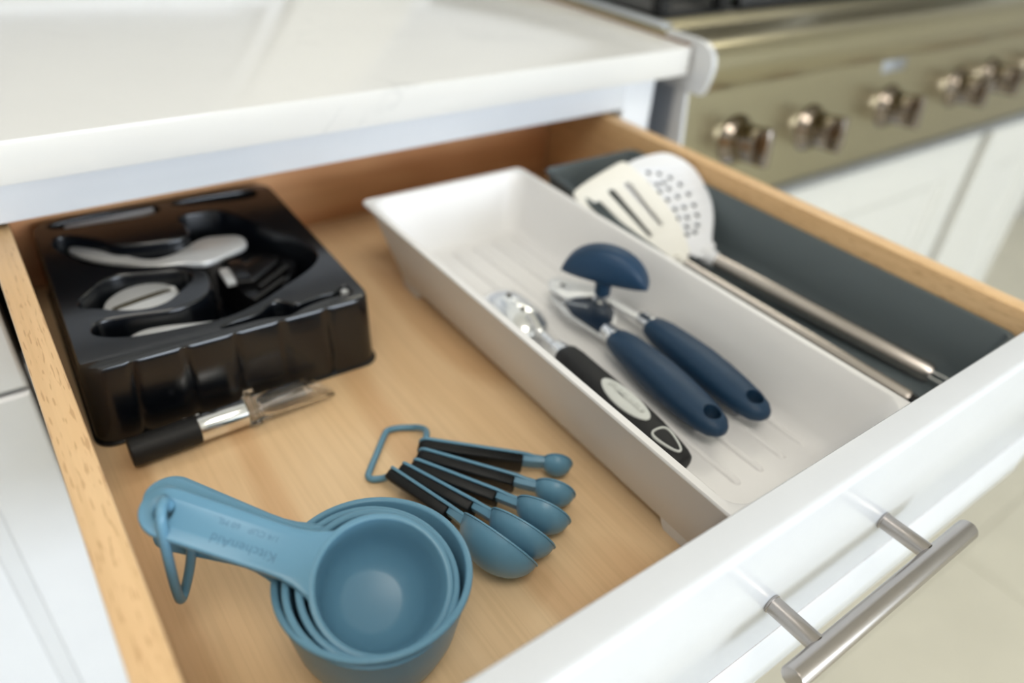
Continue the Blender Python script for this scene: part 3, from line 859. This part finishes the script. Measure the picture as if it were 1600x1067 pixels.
# head: elongated scoop bowl, back side up, two small holes shown as dark discs
hc = Vector((0.2745, 0.2390, 0.0350))-SO
hd = (Vector((0.2770, 0.2700, 0.0340))-Vector((0.2735, 0.2080, 0.0330))).normalized()
hs = Vector((0, 0, 1)).cross(hd).normalized(); hu = hd.cross(hs)
HM = Matrix((hs, hd, hu)).transposed().to_4x4(); HM.translation = hc
bm = bmesh.new()
NU, NV = 28, 10
def head_pt(u, v, k):
    # u angle round the rim, v 0 crown .. 1 rim; superellipse plan 0.0165 x 0.027
    a = 2*PI*u/NU
    c, s = math.cos(a), math.sin(a)
    p = 2.6
    x = 0.0172*math.copysign(abs(c)**(2/p), c); y = 0.0305*math.copysign(abs(s)**(2/p), s)
    rr_ = math.sin(v*PI/2); zz = 0.0130*math.cos(v*PI/2)
    return HM @ Vector((x*rr_*k, y*rr_*k, zz*k-0.006))
rings = [[head_pt(u, v/NV, 1.0) for u in range(NU)] for v in range(1, NV+1)]
rin = [[head_pt(u, v/NV, 0.93) for u in range(NU)] for v in range(NV, 0, -1)]
loft('head', rings+rin, M['headm'], sc, True, True, 50)
for yy in (0.008, -0.010):
    prism('drain_hole', ell(0.0005, yy, 0.0017, 0.0024, 14), 0.0050, 0.0071, M['olive'], sc, (), 0.0, HM)  # solid discs, coloured dark for the shade in the holes
tube('yoke', catmull([MX @ Vector((0, -0.034, 0)), HM @ Vector((0, -0.033, -0.001)), HM @ Vector((0, -0.026, 0.003)), HM @ Vector((0, -0.018, 0.0065))], False, 5), 0.0034, M['chrome'], sc, 14)
tube('scraper_arm', catmull([MX @ Vector((-0.004, -0.034, 0.002)), HM @ Vector((0.012, -0.032, 0.002)), HM @ Vector((0.0165, -0.022, -0.002))], False, 5), 0.0017, M['chrome'], sc, 10)

# ------------------------------------------------------------------ can opener
co = thing('can_opener', 'navy handled can opener with half-moon turning knob, in the white tray', 'can opener', (0.325, 0.16, 0.021))
CO = Vector((0.325, 0.16, 0.021))
def ophandle(p0, p1, wid, hei, flip):
    p0 = Vector(p0); p1 = Vector(p1)
    D = (p1-p0).normalized(); L = (p1-p0).length
    S_ = Vector((0, 0, 1)).cross(D).normalized(); U = D.cross(S_)
    m4 = Matrix((S_, D, U)).transposed().to_4x4(); m4.translation = p0-CO
    tab = [(0.0, 0.52), (0.012, 0.66), (0.04, 0.74), (0.12, 0.83), (0.28, 0.92), (0.45, 0.99), (0.60, 1.0), (0.74, 0.97), (0.86, 0.86), (0.94, 0.67), (0.98, 0.42), (0.995, 0.22)]
    rings = []
    n = 32
    for t, k in tab:
        hh = hei*(0.80+0.20*math.sin(PI*min(1, t*1.3))) * (k if t > 0.85 or t < 0.1 else max(k, 0.88))
        out = []
        for i in range(n):
            a = 2*PI*i/n; c, s = math.cos(a), math.sin(a)
            out.append(m4 @ Vector((wid*k*math.copysign(abs(c)**0.85, c)+flip*0.0025*math.sin(PI*t), L*t, hh*math.copysign(abs(s)**0.85, s))))
        rings.append(out)
    h = loft('handle', rings, M['navy'], co, angle=60)
    # hanging hole: bored right through the grip
    c = m4 @ Vector((0, L*0.885, 0))
    b_ = bmesh.new()
    lathe_bm(b_, [(0, -0.03), (0.0056, -0.03), (0.0056, 0.03), (0, 0.03)], 24, Matrix.Translation(c) @ Matrix((S_, D, U)).transposed().to_4x4())
    cut = frombm('cutter', b_, M['navyd'], co)
    md = h.modifiers.new('bore', 'BOOLEAN'); md.operation = 'DIFFERENCE'; md.object = cut; md.solver = 'EXACT'
    bpy.context.view_layer.update()
    me = bpy.data.meshes.new_from_object(h.evaluated_get(bpy.context.evaluated_depsgraph_get()))
    h.modifiers.clear(); h.data = me; me.name = 'handle'
    for p in me.polygons: p.use_smooth = True
    me.set_sharp_from_angle(angle=math.radians(50))
    bpy.data.objects.remove(cut)
    lathe('ferrule', [(0, -0.010), (0.0056, -0.010), (0.0060, -0.0096), (0.0062, -0.006), (0.0070, -0.001), (0.0070, 0.002), (0, 0.002)], M['chrome'], co, 28, Matrix.Translation(p0-CO) @ Matrix((S_, -U, D)).transposed().to_4x4())
    return m4
hA = ophandle((0.3140, 0.1765, 0.0340), (0.3032, 0.0690, 0.0338), 0.0128, 0.0118, 0)
hB = ophandle((0.3468, 0.1745, 0.0340), (0.3375, 0.0645, 0.0338), 0.0128, 0.0118, 0)
ZA = 0.0330-CO.z
def P2(pts): return [Vector((p[0]-CO.x, p[1]-CO.y)) for p in pts]
prism('lower_plate', P2([(0.3085, 0.182), (0.3045, 0.215), (0.3090, 0.243), (0.3170, 0.247), (0.334, 0.236), (0.3440, 0.2130), (0.3370, 0.199), (0.3190, 0.182)]), ZA-0.0030, ZA-0.0010, M['satin'], co, (), 0.0004)
o = prism('cover_plate', P2([(0.3095, 0.1850), (0.3075, 0.214), (0.3125, 0.230), (0.3300, 0.228), (0.3415, 0.2120), (0.3350, 0.200), (0.3185, 0.1855)]), ZA-0.0009, ZA+0.0016, M['navyd'], co, (), 0.0005)
o['label'] = 'dark navy cover plate'
prism('upper_jaw', P2([(0.3130, 0.228), (0.3110, 0.246), (0.3180, 0.256), (0.3270, 0.2570), (0.3330, 0.249), (0.3400, 0.236), (0.3480, 0.222), (0.3440, 0.2165), (0.3330, 0.222), (0.3220, 0.2275)]), ZA+0.0018, ZA+0.0040, M['satin'], co, [ell(0.3235-CO.x, 0.2450-CO.y, 0.0030, 0.0030, 16)], 0.0004)
prism('arm', P2([(0.3400, 0.2190), (0.3475, 0.2180), (0.3510, 0.186), (0.3435, 0.184)]), ZA-0.0008, ZA+0.0014, M['satin'], co, (), 0.0004)
PV = Vector((0.3345, 0.2145))
lathe('pivot', [(0, 0), (0.0062, 0), (0.0064, 0.0008), (0.0064, 0.003), (0.0048, 0.0042), (0.0046, 0.0085), (0.0055, 0.0092), (0.0055, 0.0120), (0, 0.0120)], M['chrome'], co, 28, Matrix.Translation((PV.x-CO.x, PV.y-CO.y, ZA+0.0016)))
lathe('cutting_wheel', [(0, 0), (0.0070, 0), (0.0076, 0.0006), (0.0070, 0.0012), (0, 0.0012)], M['satin'], co, 28, Matrix.Translation((0.3235-CO.x, 0.2435-CO.y, ZA+0.0002)))
text('lettering', 'KitchenAid', 0.0042, Matrix.Translation((0.3165-CO.x, 0.2225-CO.y, ZA+0.0017)) @ Matrix.Rotation(-0.9, 4, 'Z'), M['whiteink'], co, 0.00008)
# turning knob: half-moon, upright
kd = Vector((0.0345, -0.0535, 0.0)).normalized()
ks = Vector((kd.y, -kd.x, 0))
KM = Matrix((kd, ks, Vector((0, 0, 1)))).transposed().to_4x4()
KM.translation = Vector((PV.x-CO.x, PV.y-CO.y, 0.0535-CO.z))
kn = bpy.data.objects.new('turning_knob', None); COL.objects.link(kn); kn.parent = co; kn['label'] = 'navy half-moon turning knob'
rings = []
A_, H_, B_ = 0.0318, 0.0275, 0.0115
for i in range(25):
    u = -1+2*i/24
    x = A_*math.sin(u*PI/2)
    hh = math.cos(u*PI/2)
    ztop = H_*max(hh, 0.02); zb = 0.0045*(u*u)-0.001
    zc = (ztop+zb)/2; hz = max((ztop-zb)/2, 0.0012)
    bb = B_*(0.30+0.70*hh**0.6) if hh > 0 else B_*0.3
    out = []
    for k in range(20):
        a = 2*PI*k/20; c, s = math.cos(a), math.sin(a)
        out.append(KM @ Vector((x, bb*math.copysign(abs(c)**0.75, c), zc+hz*math.copysign(abs(s)**0.75, s))))
    rings.append(out)
loft('wing', rings, M['navy'], kn, angle=60)
lathe('stem', [(0, -0.0110), (0.0058, -0.0110), (0.0060, -0.004), (0.0068, 0.001), (0.0075, 0.004), (0, 0.004)], M['navy'], kn, 28, Matrix.Translation(KM.translation))

# ------------------------------------------------------------------ slate grey bin
gb = thing('storage_bin', 'long slate grey plastic bin along the right side of the drawer', 'bin', (0.4440, 0.185, 0.0002))
GO = Vector((0.4440, 0.185, 0.0002))
X0, X1, Y0, Y1 = 0.3905, 0.4995, 0.004, 0.3620
def bring(d, z, rad, zleft=None):
    w, l = X1-X0-2*d, Y1-Y0-2*d
    P = rr(w, l, rad, z, 7, (X0+X1)/2-GO.x, (Y0+Y1)/2-GO.y)
    if zleft is not None:
        for p in P:
            t = (p.x+GO.x-X0)/(X1-X0)
            k = max(0.0, 1-t*7)
            ky = min(1.0, max(0.0, (Y1-0.012-(p.y+GO.y))/0.03))
            p.z = z-(z-zleft)*k*ky
    return P
rings = [bring(0.010, 0.0, 0.010), bring(0.0085, 0.001, 0.011), bring(0.003, 0.055, 0.009, 0.022), bring(0.0012, 0.070, 0.008, 0.0275), bring(0.0, 0.0705, 0.008, 0.0280), bring(0.0, 0.0722, 0.008, 0.0297), bring(0.0008, 0.073, 0.008, 0.0305), bring(0.0030, 0.073, 0.007, 0.0305), bring(0.0040, 0.072, 0.007, 0.0295)]
rings += [bring(0.0085, 0.036, 0.009, 0.0250), bring(0.0105, 0.0275, 0.010, 0.0235), bring(0.0140, 0.0232, 0.010, 0.0222), bring(0.0190, 0.0212, 0.009), bring(0.024, 0.0208, 0.007)]
loft('bin_body', rings, M['gbin'], gb, angle=40)

# ------------------------------------------------------------------ skimmer and turner in the bin
SA = Vector((0.45501, 0.22506, 0.0370))
ex = Vector((0.92877, -0.36557, 0.06120)); ey = Vector((0.29308, 0.82537, 0.48258)); en = Vector((-0.22693, -0.43027, 0.87371))
PM = Matrix((ex, ey, en)).transposed().to_4x4(); PM.translation = SA
def mirror(P, q0, q1):
    q0 = Vector(q0); d = (Vector(q1)-q0).normalized()
    return [q0+2*d*((Vector(p)-q0).dot(d))-(Vector(p)-q0) for p in P]
sk = thing('skimmer', 'white perforated skimmer with steel handle, lying in the grey bin', 'skimmer', (0.48, 0.15, 0.022))
KO = Vector((0.48, 0.15, 0.022))
PMs = Matrix.Translation(-KO) @ PM
right = [(0.0055, -0.0030), (0.0125, 0.0054), (0.0117, 0.0110), (0.0209, 0.0327), (0.0250, 0.0508), (0.0240, 0.0726), (0.0189, 0.0875), (0.0088, 0.0986), (-0.0053, 0.1041)]
q0, q1 = (0.0010, -0.003), (-0.0200, 0.104)
left = mirror(right, q0, q1)
outl = catmull([Vector(p) for p in right]+left[::-1], True, 4)
ho = [(-0.0216, 0.0857), (-0.0123, 0.0836), (-0.0035, 0.0784), (0.0031, 0.0706), (0.0074, 0.0599), (0.0085, 0.0482), (0.0079, 0.0378), (0.0047, 0.0281), (0.0, 0.0215), (-0.0173, 0.0731), (-0.0083, 0.0675), (-0.003, 0.0587), (-0.0007, 0.0472), (-0.0014, 0.0368), (-0.0050, 0.0275), (-0.0127, 0.0567), (-0.0093, 0.0464), (-0.0100, 0.0370)]
mh = [p for p in mirror(ho, q0, q1)]
allh = [Vector(p) for p in ho]
for p in mh:
    if all((p-q).length > 0.0058 for q in allh): allh.append(p)
hl = [ell(p.x, p.y, 0.0023, 0.0025, 10) for p in allh]
def dish(x, y): return 0.9*((x+0.011)**2+(y-0.055)**2)
o = prism('head', outl, -0.0014, 0.0012, M['white'], sk, hl, 0.0006, PMs, dish, 50)
o['label'] = 'white perforated head'
ks0 = SA+ex*0.004+ey*(-0.002)
ke = Vector((0.4830, 0.0370, 0.0270))
Dk = (ke-ks0).normalized()
lathe('neck', [(0, -0.012), (0.004, -0.012), (0.0068, -0.004), (0.0072, 0.004), (0.0062, 0.009), (0, 0.009)], M['white'], sk, 20, frame(ks0-KO, Dk))
Lk = (ke-ks0).length
lathe('handle', [(0, 0.006), (0.0056, 0.006), (0.0062, 0.010), (0.0072, Lk*0.6), (0.0074, Lk-0.004), (0.0064, Lk), (0, Lk)], M['brushed'], sk, 24, frame(ks0-KO, Dk))
lp = [ke+Dk*-0.003+Vector((0.0035, 0, 0)), ke+Dk*0.010+Vector((0.0045, 0, 0.0)), ke+Dk*0.021+Vector((0.0035, 0, 0)), ke+Dk*0.024, ke+Dk*0.021-Vector((0.0035, 0, 0)), ke+Dk*0.010-Vector((0.0045, 0, 0)), ke-Dk*0.003-Vector((0.0035, 0, 0))]
tube('hanging_loop', catmull([p-KO for p in lp], False, 4), 0.0011, M['chrome'], sk, 8)

tn = thing('slotted_turner', 'ivory slotted turner resting over the skimmer in the grey bin', 'turner', (0.44, 0.15, 0.022))
TO = Vector((0.44, 0.15, 0.022))
PMt = Matrix.Translation(-TO) @ PM @ Matrix.Translation((0, 0, 0.0062))
right = [(-0.0135, -0.004), (-0.0125, 0.0129), (-0.0129, 0.0294), (-0.0193, 0.0534), (-0.0277, 0.0719), (-0.0373, 0.0908), (-0.0424, 0.0959), (-0.0493, 0.0948)]
q0, q1 = (-0.0205, -0.006), (-0.0680, 0.0825)
left = [Vector(p) for p in ((-0.0278, -0.007), (-0.046, 0.002), (-0.067, 0.020), (-0.0850, 0.0430), (-0.0960, 0.0650), (-0.0935, 0.0725))]
outl = chaikin([Vector(p) for p in right]+left[::-1], 2)
d_ = (Vector(q1)-Vector(q0)).normalized(); pn = Vector((d_.y, -d_.x))
slots = []
for s0, s1 in (((-0.0464, 0.071), (-0.0305, 0.031)), ((-0.0620, 0.0660), (-0.0425, 0.0215)), ((-0.0765, 0.0557), (-0.0630, 0.0330))):
    s0 = Vector(s0); s1 = Vector(s1); dd = (s1-s0).normalized(); nn = Vector((-dd.y, dd.x))
    w = 0.0032
    slots.append([s0+nn*w*math.cos(t)-dd*w*math.sin(t) for t in [PI*i/6 for i in range(7)]]+[s1-nn*w*0.6*math.cos(t)+dd*w*math.sin(t) for t in [PI*i/6 for i in range(7)]])
o = prism('blade', outl, -0.0010, 0.0010, M['cream'], tn, slots, 0.0005, PMt, None, 50)
o['label'] = 'ivory slotted blade'
ts = SA+ex*(-0.0240)+ey*(-0.004)+en*0.0030
te = Vector((0.4400, 0.0280, 0.0290))
Dt = (te-ts).normalized(); Lt = (te-ts).length
lathe('neck', [(0, -0.012), (0.003, -0.012), (0.0056, -0.004), (0.0062, 0.003), (0.0054, 0.008), (0, 0.008)], M['cream'], tn, 20, frame(ts-TO, Dt))
lathe('handle', [(0, 0.005), (0.0044, 0.005), (0.0048, 0.010), (0.0054, Lt*0.6), (0.0056, Lt-0.004), (0.0050, Lt-0.001), (0, Lt-0.001)], M['brushed'], tn, 24, frame(ts-TO, Dt))
lathe('end_cap', [(0, Lt-0.001), (0.0044, Lt-0.001), (0.0046, Lt+0.004), (0.0036, Lt+0.007), (0, Lt+0.007)], M['blackg'], tn, 20, frame(ts-TO, Dt))

# ------------------------------------------------------------------ range beside the cabinet
rg = thing('range_cooker', 'stainless steel range with chrome knobs to the right of the white cabinet', 'range', (1.05, 0.40, FZ))
RO = Vector((1.05, 0.40, FZ))
RX0, RX1 = 0.592, 1.62
def rl(P): return [Vector(p)-RO for p in P]
def rbox(name, x0, x1, y0, y1, z0, z1, m, r=0.001, p=rg):
    return box(name, x0-RO.x, x1-RO.x, y0-RO.y, y1-RO.y, z0-RO.z, z1-RO.z, m, p, r)
def rextr(name, prof, x0, x1, m, angle=30):
    return loft(name, [[Vector((x, y, z))-RO for y, z in prof] for x in (x0, x1)], m, rg, angle=angle)
rbox('body', RX0+0.002, RX1, 0.405, 1.02, FZ+0.1, 0.145, M['steelside'], 0.001)
bull = [(0.410, 0.1555)]+[(0.393-0.021*math.sin(t)*1.0, 0.1375+0.0185*math.cos(t)) for t in [PI*0.02*i for i in range(0, 24)]]
bull = [(0.430, 0.156), (0.392, 0.156), (0.380, 0.1545), (0.372, 0.150), (0.367, 0.143), (0.3655, 0.134), (0.367, 0.124), (0.371, 0.113), (0.374, 0.1085), (0.430, 0.1085)]
rextr('bullnose_rail', bull, RX0+0.006, RX1, M['steel'], 50)
endp = [(y-0.0012 if y < 0.42 else y, z+(0.0012 if z > 0.12 else -0.0012)) for y, z in bull]
rextr('end_cap', endp, RX0-0.0005, RX0+0.006, M['satin'], 50)
panel = [(0.405, 0.1084), (0.392, 0.1084), (0.378, -0.026), (0.405, -0.026)]
rextr('control_panel', panel, RX0+0.004, RX1, M['steel'])
rextr('panel_end', [(0.405, 0.1083), (0.3905, 0.1083), (0.3765, -0.026), (0.405, -0.026)], RX0-0.0005, RX0+0.004, M['satin'])
rextr('drip_lip', [(0.405, -0.0262), (0.372, -0.0262), (0.368, -0.029), (0.368, -0.037), (0.405, -0.040)], RX0, RX1, M['steelside'])
rbox('cooktop', RX0, RX1, 0.430, 1.0, 0.1452, 0.1560, M['steel'], 0.001)
rbox('side_trim', RX0, RX0+0.014, 0.436, 0.98, 0.1562, 0.1600, M['steelside'], 0.001)
rbox('burner_well', RX0+0.03, RX1-0.02, 0.470, 0.98, 0.1561, 0.1580, M['iron'], 0.0005)
def grate(x0, x1, y0, y1):
    bm = bmesh.new()
    z0, z1 = 0.1581, 0.186
    for a, b_, c, d in ((x0, x1, y0, y0+0.014), (x0, x1, y1-0.014, y1), (x0, x0+0.014, y0, y1), (x1-0.014, x1, y0, y1), (x0, x1, (y0+y1)/2-0.006, (y0+y1)/2+0.006)):
        box_bm(bm, a, b_, c, d, z1-0.016, z1, 0.003, 1)
    for a in (x0, x1-0.016):
        for c in (y0, y1-0.016): box_bm(bm, a, a+0.016, c, c+0.016, z0, z1-0.010, 0.002, 1)
    bmesh.ops.translate(bm, vec=-RO, verts=bm.verts)
    return frombm('grate', bm, M['iron'], rg)
grate(RX0+0.038, RX0+0.150, 0.478, 0.93)
rbox('griddle', RX0+0.170, RX1-0.06, 0.485, 0.90, 0.1585, 0.176, M['griddle'], 0.004)
rbox('griddle_rim', RX0+0.158, RX0+0.60, 0.470, 0.484, 0.1585, 0.171, M['iron'], 0.003)
# knobs on the tilted panel
ndir = Vector((0, -0.0134, 0.0014)).normalized()
nd = Vector((0, -0.9946, 0.1036))
for kx, kz in ((0.682, 0.044), (0.820, 0.037), (0.990, 0.040), (1.165, 0.044), (1.262, 0.048), (1.42, 0.046)):
    ky = 0.3785+(kz+0.026)*0.104
    kb = lathe('knob', [(0, 0.0), (0.027, 0.0), (0.028, 0.002), (0.026, 0.006), (0.0215, 0.010), (0.0205, 0.014), (0.0198, 0.034), (0.0185, 0.037), (0.0, 0.038)], M['knobdark'], rg, 32, frame(Vector((kx, ky, kz))-RO, nd), 40)
    bb = box_bm(bmesh.new(), -0.005, 0.005, -0.0205, 0.0205, 0.030, 0.048, 0.002, 2)
    bmesh.ops.transform(bb, matrix=frame(Vector((kx, ky, kz))-RO, nd) @ Matrix.Rotation(random.uniform(-0.1, 0.1), 4, 'Z'), verts=bb.verts)
    frombm('grip_bar', bb, M['knobdark'], kb)
shaker('oven_door', RX0+0.004, 1.335, FZ+0.14, -0.0405, 0.384, 0.020, 0.075, 0.010, M['enamel'], rg, RO)
shaker('warming_door', 1.340, RX1, FZ+0.14, -0.0405, 0.372, 0.032, 0.070, 0.008, M['enamel'], rg, RO)  # added panel in place of a lighter band reflected on the door
rbox('badge', 0.955, 1.010, 0.3895, 0.3915, 0.078, 0.100, M['steelside'], 0.0008)
tag(box('gap_trim', 0.5893, 0.5918, 0.396, 1.0, 0.1230, 0.1515, M['rubber'], None, 0.0004), 'thin brown gap strip between the white worktop and the range', 'trim')
